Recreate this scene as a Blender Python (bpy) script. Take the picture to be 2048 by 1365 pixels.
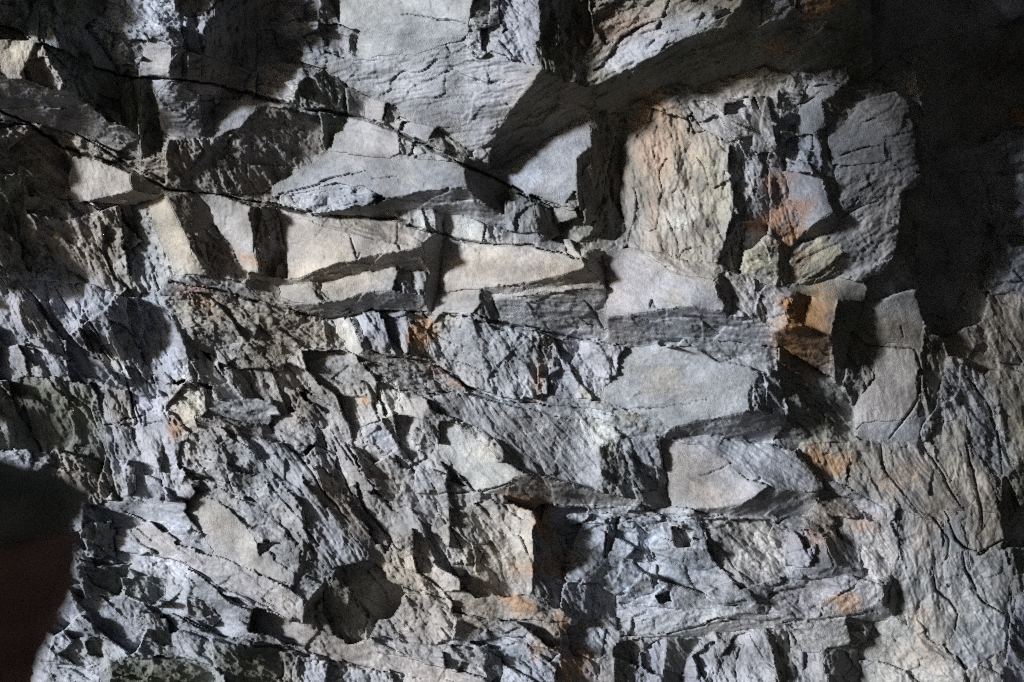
import bpy, math, time
import numpy as np
T0 = time.time()
sc = bpy.context.scene
for o in list(bpy.data.objects):
    bpy.data.objects.remove(o)

# ------------------------------------------------------------------ camera, sky, sun, exposure
D0 = 4.0                      # metres from the lens to the middle of the rock wall
CZ = 1.6                      # lens height above the cave floor
FPX = 2048 * 35.0 / 36.0
PX = D0 / FPX                 # one photograph pixel at the wall, in metres
cam = bpy.data.cameras.new('camera'); cam.lens = 35; cam.sensor_width = 36
cam.clip_start = 0.05; cam.clip_end = 500
cam.dof.use_dof = True; cam.dof.focus_distance = 4.0; cam.dof.aperture_fstop = 2.8
camo = bpy.data.objects.new('camera', cam); sc.collection.objects.link(camo)
camo.location = (0, 0, CZ); camo.rotation_euler = (math.radians(90), 0, 0)
sc.camera = camo
sc.cycles.use_denoising = False; sc.cycles.filter_width = 1.1      # the photograph has its own grain

SUN_AZ, SUN_EL = 56.0, 14.0   # degrees left of the view's back direction, degrees above level
W = bpy.data.worlds.new('World'); sc.world = W; W.use_nodes = True
wn = W.node_tree; wn.nodes.clear()
sky = wn.nodes.new('ShaderNodeTexSky'); sky.sky_type = 'NISHITA'; sky.sun_disc = False
sky.sun_elevation = math.radians(SUN_EL); sky.sun_rotation = math.radians(180 + SUN_AZ)
bg = wn.nodes.new('ShaderNodeBackground'); bg.inputs['Strength'].default_value = 0.06
wo = wn.nodes.new('ShaderNodeOutputWorld')
wn.links.new(sky.outputs[0], bg.inputs[0]); wn.links.new(bg.outputs[0], wo.inputs[0])
sl = bpy.data.lights.new('sun', 'SUN'); sl.energy = 5.0; sl.angle = math.radians(6.5); sl.color = (.915, .96, 1.0)
so = bpy.data.objects.new('sun', sl); sc.collection.objects.link(so)
from mathutils import Vector
az, el = math.radians(SUN_AZ), math.radians(SUN_EL)
to_sun = Vector((-math.sin(az) * math.cos(el), -math.cos(az) * math.cos(el), math.sin(el)))
so.rotation_euler = to_sun.to_track_quat('Z', 'Y').to_euler(); so.location = to_sun * 8
sc.view_settings.view_transform = 'Standard'; sc.view_settings.look = 'None'
sc.view_settings.exposure = 0.34; sc.view_settings.gamma = 1.0
sc.view_settings.use_curve_mapping = False

# ------------------------------------------------------------------ noise on arrays
def _h(ix, iy, s):
    n = (ix.astype(np.int64) * 374761393 + iy.astype(np.int64) * 668265263 + s * 1274126177) & 0xFFFFFFFF
    n = ((n ^ (n >> 13)) * 1274126177) & 0xFFFFFFFF
    n = n ^ (n >> 16)
    return (n & 0xFFFFFF).astype(np.float32) / 8388608.0 - 1.0
def vnoise(x, y, s):
    ix = np.floor(x); iy = np.floor(y); fx = (x - ix).astype(np.float32); fy = (y - iy).astype(np.float32)
    fx = fx * fx * (3 - 2 * fx); fy = fy * fy * (3 - 2 * fy)
    a = _h(ix, iy, s); b = _h(ix + 1, iy, s); c = _h(ix, iy + 1, s); d = _h(ix + 1, iy + 1, s)
    return (a * (1 - fx) + b * fx) * (1 - fy) + (c * (1 - fx) + d * fx) * fy
def fbm(x, y, s, n=4, g=0.5):
    r = 0; a = 1.0
    for k in range(n):
        r = r + a * vnoise(x * 2 ** k + 17.3 * k, y * 2 ** k + 9.1 * k, s + k); a *= g
    return r
def cells(x, y, s):
    """nearest jittered cell: its hash numbers and the offset from its centre; also the gap to the second nearest"""
    ix = np.floor(x); iy = np.floor(y)
    best = np.full(x.shape, 9e9, np.float32); sec = best.copy()
    dx0 = np.zeros(x.shape, np.float32); dy0 = dx0.copy(); cx = ix.copy(); cy = iy.copy()
    for j in (-1, 0, 1):
        for i in (-1, 0, 1):
            ax = ix + i; ay = iy + j
            px = ax + .5 + .45 * _h(ax, ay, s); py = ay + .5 + .45 * _h(ax, ay, s + 7)
            dx = (x - px).astype(np.float32); dy = (y - py).astype(np.float32); d = dx * dx + dy * dy
            m = d < best
            sec = np.where(m, best, np.minimum(sec, d)); best = np.where(m, d, best)
            dx0 = np.where(m, dx, dx0); dy0 = np.where(m, dy, dy0); cx = np.where(m, ax, cx); cy = np.where(m, ay, cy)
    return cx, cy, dx0, dy0, np.sqrt(sec) - np.sqrt(best)

FACETS = '''
# ---- backing areas
0 b g m 20 r: 0,0 2048,0 2048,1365 0,1365
0 M n r 25 r: 0,0 520,0 520,420 0,420
0 b g m -8 r: 500,0 1100,0 1100,340 500,340
0 M n f -35 r: 1060,0 1560,0 1560,220 1060,300
0 D n m 20 r: 330,270 700,220 700,430 330,430
0 M g f 12 r: 560,240 1180,240 1180,520 560,440
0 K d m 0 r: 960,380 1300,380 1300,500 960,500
0 B l c 62 r: 0,545 170,570 250,620 330,640 380,760 400,1000 380,1060 150,1020 0,900
0 B l c 30 r: 0,1000 380,1000 640,1240 760,1365 0,1365
0 b p c 58 r: 330,560 700,600 780,720 940,790 1000,900 1000,1260 700,1200 360,860
0 b g m 18 r: 700,620 1320,640 1330,860 1000,860 740,760
0 b l c 15 r: 1090,1020 1640,1000 1660,1240 1240,1290 1120,1200
0 b g c 20 r: 760,1160 1160,1160 1250,1365 760,1365
0 b g m 40 r: 1160,1230 1760,1210 1800,1365 1160,1365
0 b p m 70 r: 1600,860 2048,640 2048,1365 1600,1365
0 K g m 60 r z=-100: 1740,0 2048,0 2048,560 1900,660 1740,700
# ---- upper left corner
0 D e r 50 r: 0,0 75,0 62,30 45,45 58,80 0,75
0 B l s 60 r z=20: 70,6 78,35 80,62 72,80 62,80 45,50
0 M g r 60 r: 72,0 95,12 130,60 190,135 160,125 125,104 85,88 78,60
0 B l s 60 r z=20: 94,48 104,62 118,86 125,103 105,99 86,88
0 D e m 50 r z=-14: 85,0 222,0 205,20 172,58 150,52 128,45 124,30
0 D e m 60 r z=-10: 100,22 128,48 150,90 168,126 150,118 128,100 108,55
0 b l r 60 r z=20: 126,44 150,55 170,62 176,90 188,135 168,126 150,90
0 B l r 30 r z=26: 205,22 225,5 330,0 345,25 358,28 357,55 362,78 342,94 303,72 285,95 280,146 250,146 226,130 200,88 172,56
0 M g r 40 r: 245,80 290,78 283,100 278,130 230,130 225,105
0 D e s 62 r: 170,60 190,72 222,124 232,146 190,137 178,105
0 B p s 0 r z=14: 303,72 341,95 336,150 279,146 284,95
0 D n m 0 r: 341,97 364,101 358,156 337,149
0 b l s 0 r: 364,101 377,106 369,146 358,156
0 D n m 0 r: 375,105 402,112 400,166 369,158
0 D n m 10 r: 402,112 425,118 480,134 496,146 478,182 440,176 400,166
0 D n r 80 r: 330,0 440,0 432,24 400,28 380,22 350,18
0 b l r 70 r: 370,26 412,24 436,8 424,36 408,56 404,110 392,104 380,100 362,62 352,32
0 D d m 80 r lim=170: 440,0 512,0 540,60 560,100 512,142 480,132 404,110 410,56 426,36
0 B l s 60 r: 440,0 462,0 445,5
# ---- overhanging block, upper left
a01 B c s 90 front_face: 0,72 68,80 76,85 64,108 60,125 47,140 50,158 20,160 13,130 0,95
a01 b c r 60 broken_corner: 76,84 92,102 100,116 120,150 124,168 105,182 75,166 52,158 46,140 62,112
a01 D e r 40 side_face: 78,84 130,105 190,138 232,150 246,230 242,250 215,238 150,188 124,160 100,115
a01 U g f 16 underside: 0,152 20,160 52,157 105,182 150,190 215,238 242,250 282,272 278,320 255,320 200,288 130,262 70,246 0,216
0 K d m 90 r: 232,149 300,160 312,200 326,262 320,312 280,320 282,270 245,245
0 M g f 12 r: 300,164 370,184 400,190 405,230 416,256 400,270 346,276 325,270 312,196
0 B l s 0 r: 299,152 327,158 330,172 313,188 306,170
0 B l s 0 r: 375,170 400,168 436,178 432,190 400,184
a02 B l s 0 front_face: 426,216 440,195 490,190 514,202 510,230 482,254 440,270 421,270
a02 D n m 0 side_face: 400,190 428,192 425,266 404,274
0 D n m 30 r: 428,190 440,180 490,186 480,196 440,200 428,214
# ---- dark hollow, left edge
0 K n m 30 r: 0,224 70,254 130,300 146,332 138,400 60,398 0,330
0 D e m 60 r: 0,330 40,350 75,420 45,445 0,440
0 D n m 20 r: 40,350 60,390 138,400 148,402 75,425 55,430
# ---- left slab with the pale end
a03 B p s 80 front_face: 146,312 190,320 258,346 259,377 212,392 172,402 148,402 138,362
a03 D n s 30 side_face: 258,346 310,352 330,370 372,378 346,390 312,396 276,374 260,366
a03 u c f -14 underside: 174,402 258,379 290,390 326,386 302,404 240,410 200,412
0 M l r 40 r: 60,425 130,405 172,402 200,412 235,405 245,440 250,470 180,430 130,440
0 b g r 70 r: 172,402 240,410 300,404 308,452 320,486 336,522 350,550 300,560 262,560 248,500 240,440
0 D n m 60 r: 238,440 262,462 285,480 262,500 250,490
0 M n m 60 r: 60,430 130,440 172,432 210,470 245,540 262,580 240,572 170,560 110,520
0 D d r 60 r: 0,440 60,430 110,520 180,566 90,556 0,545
0 M n r 65 r: 178,430 240,410 246,500 262,582 230,560 200,500
# ---- pale wedge block
a04 B c s 70 front_face: 326,392 350,430 366,460 380,500 413,546 350,550 334,520 320,485 306,455 300,430 294,412
a04 D n s 55 side_face: 328,390 346,386 386,380 402,395 422,430 420,452 380,470 362,455 350,430
a04 D n r 55 broken_edge: 362,455 380,470 420,452 452,490 492,546 482,560 413,547 380,500
# ---- long slab of the middle ledge
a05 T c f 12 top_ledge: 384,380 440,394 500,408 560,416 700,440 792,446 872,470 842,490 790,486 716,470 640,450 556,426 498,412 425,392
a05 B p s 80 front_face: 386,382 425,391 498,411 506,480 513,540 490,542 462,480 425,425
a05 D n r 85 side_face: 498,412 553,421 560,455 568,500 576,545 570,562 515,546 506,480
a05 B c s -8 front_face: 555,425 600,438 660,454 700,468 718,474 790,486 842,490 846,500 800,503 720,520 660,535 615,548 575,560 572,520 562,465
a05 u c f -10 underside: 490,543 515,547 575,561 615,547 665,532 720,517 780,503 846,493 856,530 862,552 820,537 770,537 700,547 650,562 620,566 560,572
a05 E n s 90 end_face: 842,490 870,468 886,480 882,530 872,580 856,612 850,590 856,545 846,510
# ---- slab under the long slab
a06 B c s -8 front_face: 640,570 700,551 796,536 786,560 778,578 720,586 690,597 660,605 646,592
a06 B p s 20 front_face: 560,572 610,563 634,590 648,606 582,604 556,594
a06 D e m 60 side_face: 610,563 634,566 658,604 648,606 634,590
a06 M g r 70 end_face: 796,536 850,545 852,590 840,590 786,580
a06 u g f -5 underside: 576,605 650,606 720,588 780,579 850,592 852,622 760,622 690,620 660,642 600,622
0 M g f 22 r: 330,552 410,552 480,562 560,592 600,622 662,642 640,650 590,630 520,604 430,582 350,574
0 D n f 22 r: 480,560 555,572 558,596 520,590
# ---- right half of the middle ledge
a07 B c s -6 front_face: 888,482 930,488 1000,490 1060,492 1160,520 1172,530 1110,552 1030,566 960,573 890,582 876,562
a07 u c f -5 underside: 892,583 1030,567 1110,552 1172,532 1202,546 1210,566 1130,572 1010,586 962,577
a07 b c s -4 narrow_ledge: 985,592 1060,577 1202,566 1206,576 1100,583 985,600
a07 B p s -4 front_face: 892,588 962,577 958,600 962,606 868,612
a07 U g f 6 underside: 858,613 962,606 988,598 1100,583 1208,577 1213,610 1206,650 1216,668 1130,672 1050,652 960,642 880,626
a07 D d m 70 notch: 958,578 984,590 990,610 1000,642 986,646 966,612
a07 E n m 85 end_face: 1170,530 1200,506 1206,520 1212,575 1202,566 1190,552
0 M c m 20 r: 1172,500 1205,498 1206,508 1172,528
a08 B p s 10 front_face: 1206,496 1260,498 1300,512 1350,548 1420,562 1450,616 1390,611 1300,621 1240,626 1214,632 1212,560
a08 T c m 12 top_ledge: 1250,494 1330,498 1440,534 1448,545 1425,562 1350,548 1296,512
a08 D n m 65 side_face: 1424,564 1450,542 1466,600 1462,632 1450,616
a08 U g f 4 underside: 1214,633 1300,622 1390,612 1462,632 1520,645 1556,652 1550,692 1450,676 1350,666 1250,692 1218,668
a09 b p m 50 front_face: 1450,542 1490,558 1522,580 1506,626 1464,636 1458,592
a09 D n m 60 side_face: 1520,580 1546,588 1532,632 1504,640
# ---- big slab at the top
a10 B g s -8 front_face: 690,0 1000,0 945,10 935,45 925,62 890,86 830,105 705,118 695,110 718,62 660,40
a10 b g f -8 layered_face: 588,112 705,118 830,106 890,88 945,100 1086,130 1068,165 1022,212 990,268 976,328 960,330 900,290 880,270 800,212 760,200 742,190 700,170 650,136
a10 u n f -32 underside: 1086,130 1160,170 1280,160 1300,190 1200,226 1100,290 985,332 976,328 1002,250 1042,192
a10 B g r 20 broken_corner: 945,60 1000,50 1014,58 990,86 965,116 946,114 934,90
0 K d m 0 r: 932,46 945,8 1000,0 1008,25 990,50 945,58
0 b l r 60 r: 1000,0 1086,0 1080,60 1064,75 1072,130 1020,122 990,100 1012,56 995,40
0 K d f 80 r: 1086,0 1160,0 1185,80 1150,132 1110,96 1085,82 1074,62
0 D e f 80 r: 1068,86 1110,90 1150,110 1170,165 1130,162 1080,132
0 b l r 20 r: 535,0 640,0 642,28 630,42 540,42
0 D n m 80 r: 538,0 565,0 560,35 540,40
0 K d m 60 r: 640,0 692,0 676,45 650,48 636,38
a11 B l r 5 front_face: 540,43 640,44 652,88 600,100 555,97 546,62
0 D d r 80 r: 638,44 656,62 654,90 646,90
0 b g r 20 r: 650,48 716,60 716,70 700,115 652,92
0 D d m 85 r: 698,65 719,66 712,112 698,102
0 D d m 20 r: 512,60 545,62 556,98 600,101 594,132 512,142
a12 B p r 10 front_face: 512,128 552,124 600,130 646,140 640,156 600,166 580,206 556,202 512,192
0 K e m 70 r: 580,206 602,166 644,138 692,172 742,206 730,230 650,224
0 D n s 40 r: 692,172 742,206 730,230 692,226
a13 B p s 0 front_face: 728,205 776,203 764,240 728,232
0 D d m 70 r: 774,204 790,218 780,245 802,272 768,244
0 b p r 0 r: 776,245 812,244 806,266 800,270
a14 B g s 10 front_face: 812,246 872,254 862,280 848,286 820,276 805,266
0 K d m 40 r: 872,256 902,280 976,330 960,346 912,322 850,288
# ---- second long slab
0 D n m 60 r lim=230: 330,288 424,276 480,254 520,212 640,226 660,260 655,305 600,335 556,362 520,388 440,392 386,382 330,372
0 D n m 40 r gx=.3 lim=200: 520,212 600,222 640,240 655,300 600,335 500,330 440,300 480,256
0 D e r 80 r: 640,228 695,230 690,262 672,268 656,306 646,280
a15 B g s 10 front_face: 694,232 762,242 792,262 798,292 780,316 700,306 660,302 668,266 688,262
a15 D d m 70 side_face: 794,276 828,282 824,305 806,304
a15 B g r 10 front_face: 828,284 880,300 896,326 850,322 822,306
a15 B g s -4 front_face: 540,372 640,322 662,303 780,316 890,322 922,340 936,374 860,380 790,396 730,386 690,366 640,376 545,396
a15 U g f 6 underside: 770,402 790,396 860,381 936,375 960,405 1002,422 1012,452 930,426 880,426 840,416
a15 E n s 60 end_face: 928,344 966,346 1012,376 1022,402 1006,432 990,410 950,396 936,374
0 B l r -8 r: 580,410 640,386 722,370 766,396 736,410 660,422 620,426
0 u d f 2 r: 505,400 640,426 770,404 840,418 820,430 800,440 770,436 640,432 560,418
a16 B w m 70 front_face: 782,430 828,416 866,422 876,462 840,456 800,442
a16 D n m 85 side_face: 866,422 888,428 890,470 876,464
a17 B w s 10 front_face: 888,430 945,440 972,460 964,486 930,480 890,468
a17 M g r 70 end_face: 968,455 1000,458 986,490 964,486
a18 b g m 85 front_face: 1008,402 1066,406 1076,464 1058,466 1008,448
a18 E n m 70 end_face: 1066,405 1100,420 1122,470 1096,482 1076,465
0 M g f 12 r: 1000,464 1072,468 1132,490 1130,508 1060,492
0 B w s 50 r: 1128,480 1144,480 1156,502 1152,512 1138,506
a19 B l s 10 front_face: 970,346 1030,312 1180,240 1188,290 1152,316 1150,382 1126,412 1090,400 1030,380
0 B p s 10 r: 1104,414 1150,420 1156,436 1110,448
0 b g m 10 r: 1152,316 1188,318 1176,346 1150,345
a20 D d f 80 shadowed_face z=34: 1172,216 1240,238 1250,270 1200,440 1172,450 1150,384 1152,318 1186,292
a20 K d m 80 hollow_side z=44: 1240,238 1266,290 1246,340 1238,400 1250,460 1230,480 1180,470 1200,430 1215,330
# ---- big ochre slab
a21 B n m 80 front_face: 1262,216 1350,190 1422,216 1456,266 1462,400 1456,440 1432,522 1380,522 1300,502 1252,494 1250,440 1238,400 1246,300
0 M n m 10 r: 1268,172 1342,165 1392,200 1380,240 1300,216 1262,216
0 B p c 40 r: 1376,205 1450,190 1530,190 1544,232 1545,300 1520,300 1460,290 1400,250
0 B l r 10 r: 1450,210 1505,195 1500,225 1450,232
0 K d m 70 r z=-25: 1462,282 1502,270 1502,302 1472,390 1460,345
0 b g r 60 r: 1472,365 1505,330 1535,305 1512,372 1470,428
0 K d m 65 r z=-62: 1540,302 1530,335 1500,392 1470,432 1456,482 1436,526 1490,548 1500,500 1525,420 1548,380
a22 b r m 70 stained_face z=40: 1545,304 1562,340 1580,395 1608,440 1588,480 1576,498 1556,440 1538,390 1536,335
a23 B l s 30 front_face: 1568,345 1640,350 1666,425 1622,450 1588,484 1602,436 1580,400
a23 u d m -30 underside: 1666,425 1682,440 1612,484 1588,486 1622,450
a24 B l r 70 front_face: 1560,290 1622,262 1642,300 1640,350 1568,342
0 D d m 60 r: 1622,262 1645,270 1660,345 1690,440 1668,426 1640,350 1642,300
a25 B l s 20 front_face: 1605,196 1642,172 1672,176 1640,202 1646,230 1626,270 1590,266
0 M g r 30 r: 1540,200 1600,160 1605,200 1590,262 1560,285 1545,240
# ---- big grey slab on the right
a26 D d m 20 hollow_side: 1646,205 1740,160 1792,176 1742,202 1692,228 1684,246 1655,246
a26 b g f -8 layered_top: 1690,228 1745,192 1790,180 1816,200 1822,240 1830,262 1832,310 1842,346 1790,332 1772,300 1762,252
a26 B g s -20 upper_face: 1664,246 1750,240 1772,276 1764,300 1770,324 1742,336 1672,330 1660,282
a26 b g m -30 lower_face: 1672,331 1770,325 1792,332 1846,350 1840,366 1806,386 1800,460 1786,520 1760,552 1720,556 1680,532 1690,505 1660,476 1690,440 1680,392
a27 b y m -30 front_face z=12: 1590,486 1656,474 1686,506 1640,540 1602,568 1580,562 1574,510
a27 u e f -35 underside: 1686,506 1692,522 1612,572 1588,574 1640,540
0 b y m 20 r: 1490,502 1540,490 1558,500 1562,540 1530,560 1480,542
0 D n m 80 r: 1556,500 1576,498 1578,556 1560,556
a28 b y s 5 front_face: 1586,570 1670,565 1732,575 1724,602 1690,600 1600,586
# ---- rusty corner
a29 b p m 20 front_face: 1520,582 1590,586 1582,620 1570,642 1546,662 1530,642
a29 D o m 60 pocket: 1586,594 1622,600 1610,642 1580,648 1572,620
a29 b o s 20 stained_face: 1622,600 1672,600 1666,640 1660,684 1620,666 1608,642
a29 u o f 10 underside: 1540,660 1610,650 1660,686 1674,752 1602,722 1556,700
a29 E e f 70 end_face: 1672,600 1724,604 1736,626 1720,662 1690,742 1672,774 1660,684
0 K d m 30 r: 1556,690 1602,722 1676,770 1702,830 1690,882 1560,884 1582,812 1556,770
# ---- roof pocket, top right
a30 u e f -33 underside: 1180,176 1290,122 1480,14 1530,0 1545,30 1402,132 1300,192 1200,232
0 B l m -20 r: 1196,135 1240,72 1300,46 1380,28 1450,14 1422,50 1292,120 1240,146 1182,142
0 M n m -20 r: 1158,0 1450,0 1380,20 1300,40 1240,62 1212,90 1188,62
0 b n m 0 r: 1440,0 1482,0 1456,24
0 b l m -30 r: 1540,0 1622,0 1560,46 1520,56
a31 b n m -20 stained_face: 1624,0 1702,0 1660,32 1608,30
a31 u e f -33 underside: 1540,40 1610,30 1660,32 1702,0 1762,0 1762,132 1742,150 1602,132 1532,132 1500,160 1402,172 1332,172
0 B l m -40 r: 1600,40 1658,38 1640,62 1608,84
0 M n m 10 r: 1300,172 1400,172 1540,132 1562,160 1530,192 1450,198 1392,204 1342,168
0 M l r 10 r: 1602,152 1692,140 1682,166 1632,162
# ---- dark cavity on the right
0 b l s 30 r z=-70: 1955,0 2048,0 2000,40 1900,76 1940,25
0 D l m -30 r gx=-.2 z=-100: 1745,0 1955,0 1935,30 1900,76 1830,95 1745,135
0 D g m -40 r gx=-.2 z=-100: 1830,95 1900,76 2048,20 2048,190 1950,280 1870,300 1840,220
0 b n m 60 r z=-70: 2022,216 2048,208 2048,244 2020,252
0 M l f -15 r z=-100: 1870,312 1980,282 2010,260 2048,250 2048,330 1960,345 1870,345
0 D l m 80 r z=-100: 1870,345 1960,345 1985,400 1960,520 1900,640 1850,620 1830,480
0 b l m 0 r z=-70: 1985,350 2048,346 2048,402 1990,404
0 b l s 80 r z=-70: 1966,395 1978,400 1982,430 1972,440 1966,420
0 M l r 10 r z=-70: 1990,404 2048,402 2048,470 1990,470
0 M l r -20 r z=-70: 1985,500 2048,474 2048,590 1965,585
a32 b n s 10 front_face: 1730,605 1830,580 1846,640 1840,690 1782,684 1740,692 1700,682
a33 b p s 85 front_face: 1762,690 1784,684 1836,696 1832,800 1822,832 1782,846 1720,846 1704,815 1742,760
a33 D d m 80 edge: 1836,696 1848,720 1846,770 1834,790
0 M g s 10 r: 1724,846 1790,840 1842,834 1832,880 1772,886 1730,872
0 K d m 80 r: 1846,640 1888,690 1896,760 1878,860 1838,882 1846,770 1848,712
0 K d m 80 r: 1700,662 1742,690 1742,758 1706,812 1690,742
# ---- pale wall on the right
a34 M c m 60 front_face z=-45: 1890,690 1960,640 1976,590 2048,582 2048,742 1975,742 1940,720
a34 M c m 70 front_face: 1975,742 2048,742 2048,960 2024,902 1996,800
a35 M g r 60 front_face: 1880,780 1900,720 1942,730 1992,810 2006,960 2002,1010 1950,905 1892,862
a36 b c m 70 front_face: 1838,892 1870,850 1936,830 1932,910 1938,960 1946,992 1922,992 1870,952
a37 B c m 70 front_face: 1936,882 1970,930 1992,962 1990,1020 2000,1062 1970,1062 1950,972
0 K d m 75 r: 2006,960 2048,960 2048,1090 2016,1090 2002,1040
0 b n f 52 r: 1760,886 1832,890 1852,920 1922,1000 1952,1092 1932,1102 1880,1042 1830,1022 1790,972
a38 b n m 70 stained_face: 1606,892 1700,890 1692,972 1640,952 1622,922
0 b n m 60 r: 1700,890 1762,890 1772,960 1782,1030 1770,1046 1722,1012 1692,974
0 B l m 25 r: 1646,958 1692,976 1742,1002 1772,1022 1772,1050 1700,1004
0 K n m 30 r: 1606,1062 1640,984 1702,1002 1762,1050 1742,1062 1680,1092 1640,1078
0 b p m 50 r: 1664,1032 1742,1040 1792,1050 1802,1112 1762,1132 1742,1152 1680,1082
a39 b p m 80 front_face: 1800,1032 1872,1042 1902,1082 1886,1132 1902,1190 1916,1222 1906,1262 1872,1292 1812,1282 1790,1200 1796,1112
0 B g s 60 r: 1890,1020 1922,1026 1936,1092 1902,1106 1882,1112
a40 b n m 80 front_face: 1912,1022 2000,1022 2012,1072 1962,1106 1934,1092
a41 b g m 60 front_face: 1902,1112 1934,1102 1962,1200 2012,1232 2002,1302 1932,1342 1902,1292 1916,1222 1892,1150
a42 b g m 60 front_face: 1934,1096 2000,1110 2022,1162 2016,1232 1972,1206 1944,1162
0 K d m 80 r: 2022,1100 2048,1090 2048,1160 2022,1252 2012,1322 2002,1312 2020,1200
0 M l r 60 r: 2030,1190 2048,1170 2048,1365 1990,1365 2010,1322
a43 B p m 40 front_face: 1740,1262 1802,1240 1872,1292 1932,1342 1952,1365 1760,1365 1706,1302
# ---- lower shelf
a44 B g s 0 front_face: 1236,706 1380,692 1430,722 1500,737 1532,772 1490,822 1380,846 1332,856 1320,842 1222,812 1182,800 1240,760
a44 u g f -10 underside: 1330,857 1500,823 1562,816 1572,850 1500,882 1422,872 1352,872
a44 M g r 70 end_face: 1494,782 1536,737 1562,760 1576,830 1540,824 1500,820
0 b g c 10 r: 1310,686 1440,684 1542,700 1552,742 1500,736 1430,720 1380,692
a45 B w s 60 front_face: 668,650 692,622 728,690 734,704 700,706 676,672
a45 D g m 60 side_face: 692,622 712,640 742,700 728,700
0 B l m 60 r: 700,620 762,620 782,690 772,702 742,700 712,640
0 b l c 70 r: 760,620 842,620 832,702 790,706 776,684
0 b n r 60 r: 822,642 872,648 852,712 818,712
a46 B g r 60 front_face: 850,650 962,642 1090,680 1102,700 1084,802 1002,792 932,772 862,722
a46 B l r 62 front_face: 1096,690 1182,692 1242,700 1228,742 1182,800 1092,792
a46 M n r 70 stained_seam: 1078,690 1106,692 1094,790 1074,792
0 D n f 12 r: 728,702 800,708 862,722 852,732 782,742 724,722
0 M g r 20 r: 730,722 862,732 932,778 936,792 842,792 762,772
0 M p r 25 r: 858,735 900,750 938,785 880,786
0 B w r 60 r: 756,750 790,760 802,800 772,832 755,790
a47 M g f 48 front_face: 846,792 932,786 1062,822 1162,842 1186,882 1202,950 1202,986 1142,972 1092,952 1042,940 1002,892 952,852 862,822
a48 B w s 45 front_face: 880,846 906,840 962,882 992,920 1042,946 1020,962 950,982 910,940 882,900
0 U n f 14 r: 955,985 1040,950 1102,956 1202,988 1302,1000 1242,1012 1102,1002 1020,992
a49 B w m 40 front_face: 1152,830 1182,832 1232,858 1226,872 1192,882
a50 B l m 50 front_face: 1250,892 1312,880 1322,942 1282,922
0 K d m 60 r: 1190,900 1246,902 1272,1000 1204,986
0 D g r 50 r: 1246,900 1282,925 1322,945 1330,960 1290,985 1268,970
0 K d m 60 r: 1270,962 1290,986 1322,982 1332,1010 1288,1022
a51 B p s 30 front_face: 1320,892 1402,890 1452,920 1482,960 1532,972 1482,1012 1402,1012 1352,1002 1330,942
a51 b l f 32 layered_face: 1338,872 1422,870 1502,890 1602,932 1640,976 1602,984 1532,972 1472,932 1402,890
a51 u g f -18 underside: 1390,1022 1482,1012 1532,975 1602,985 1638,984 1612,1032 1540,1032 1452,1032
0 b g r 12 r: 1132,1032 1300,1020 1450,1036 1612,1032 1600,1060 1440,1042 1302,1042 1140,1052
0 D l r 70 r: 1212,1040 1240,1030 1222,1100 1206,1120
0 D l r 70 r: 1266,1052 1284,1060 1310,1120 1296,1122 1274,1080
0 D l r 40 r: 1310,1192 1338,1184 1342,1204 1320,1206
0 B c r 40 r: 1340,1050 1385,1062 1380,1092 1350,1092
0 B w m 55 r: 1300,1130 1314,1128 1318,1170 1306,1178
0 b p r 40 r: 1400,1040 1540,1040 1600,1080 1580,1150 1480,1180 1420,1110
a52 B l m -12 front_face: 1228,1216 1302,1212 1402,1220 1482,1206 1442,1236 1332,1266 1262,1276 1230,1256
a52 U g f -10 underside: 1242,1277 1332,1267 1442,1237 1542,1236 1702,1216 1792,1210 1762,1226 1652,1236 1542,1252 1402,1272
a53 B g r 5 front_face: 1540,1190 1562,1166 1640,1152 1702,1150 1706,1178 1642,1202 1640,1232 1540,1240
a53 b p m -10 front_face: 1640,1204 1702,1178 1770,1160 1782,1190 1742,1216 1640,1232
a53 E d m 80 end_face: 1772,1164 1802,1190 1792,1222 1764,1212
a54 B l r 60 front_face: 1574,1066 1622,1060 1628,1100 1612,1132 1568,1132
a55 b l s 65 front_face: 1622,1132 1642,1072 1662,1132
a55 D g f 60 layered_face: 1646,1072 1672,1072 1722,1100 1722,1136 1668,1132
a55 U g f -4 underside: 1602,1136 1722,1138 1702,1148 1622,1158
# ---- bottom edge
a56 B l r 70 front_face: 1270,1302 1330,1276 1342,1292 1302,1365 1278,1365
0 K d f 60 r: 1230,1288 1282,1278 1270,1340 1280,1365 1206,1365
0 D d f 60 r: 1332,1278 1402,1280 1362,1332 1312,1365
a57 B l r 70 front_face: 1370,1322 1432,1282 1442,1365 1352,1365
0 D d m 60 r: 1428,1300 1450,1322 1446,1350 1436,1320
a58 B l m 70 front_face: 1470,1272 1532,1256 1562,1312 1576,1365 1480,1365 1442,1312
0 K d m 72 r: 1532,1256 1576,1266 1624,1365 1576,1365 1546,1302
a59 B p m 0 front_face: 1576,1262 1690,1236 1702,1280 1642,1296 1606,1306
a60 B p m 65 front_face: 1610,1312 1646,1310 1684,1365 1626,1365
0 D d m 65 r: 1646,1308 1712,1296 1746,1365 1684,1365
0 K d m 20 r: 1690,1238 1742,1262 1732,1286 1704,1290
# ---- lower middle
0 b c c 50 r: 882,1020 982,1000 1062,1060 1072,1140 1052,1190 962,1190 922,1120 862,1060
0 D e m 50 r: 930,1100 966,1104 960,1122 930,1132
0 D p r 60 r: 1072,1060 1132,1072 1130,1182 1112,1212 1070,1160
a61 D l m 70 rounded_face: 1130,1172 1192,1166 1236,1190 1232,1232 1182,1242 1140,1232 1120,1202
a62 b n m 12 stained_ledge: 905,1206 1032,1190 1062,1196 1152,1246 1102,1242 1042,1236 962,1242
a62 K n m 12 hollow_side: 905,1216 962,1242 1042,1238 932,1272 900,1282
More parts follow.
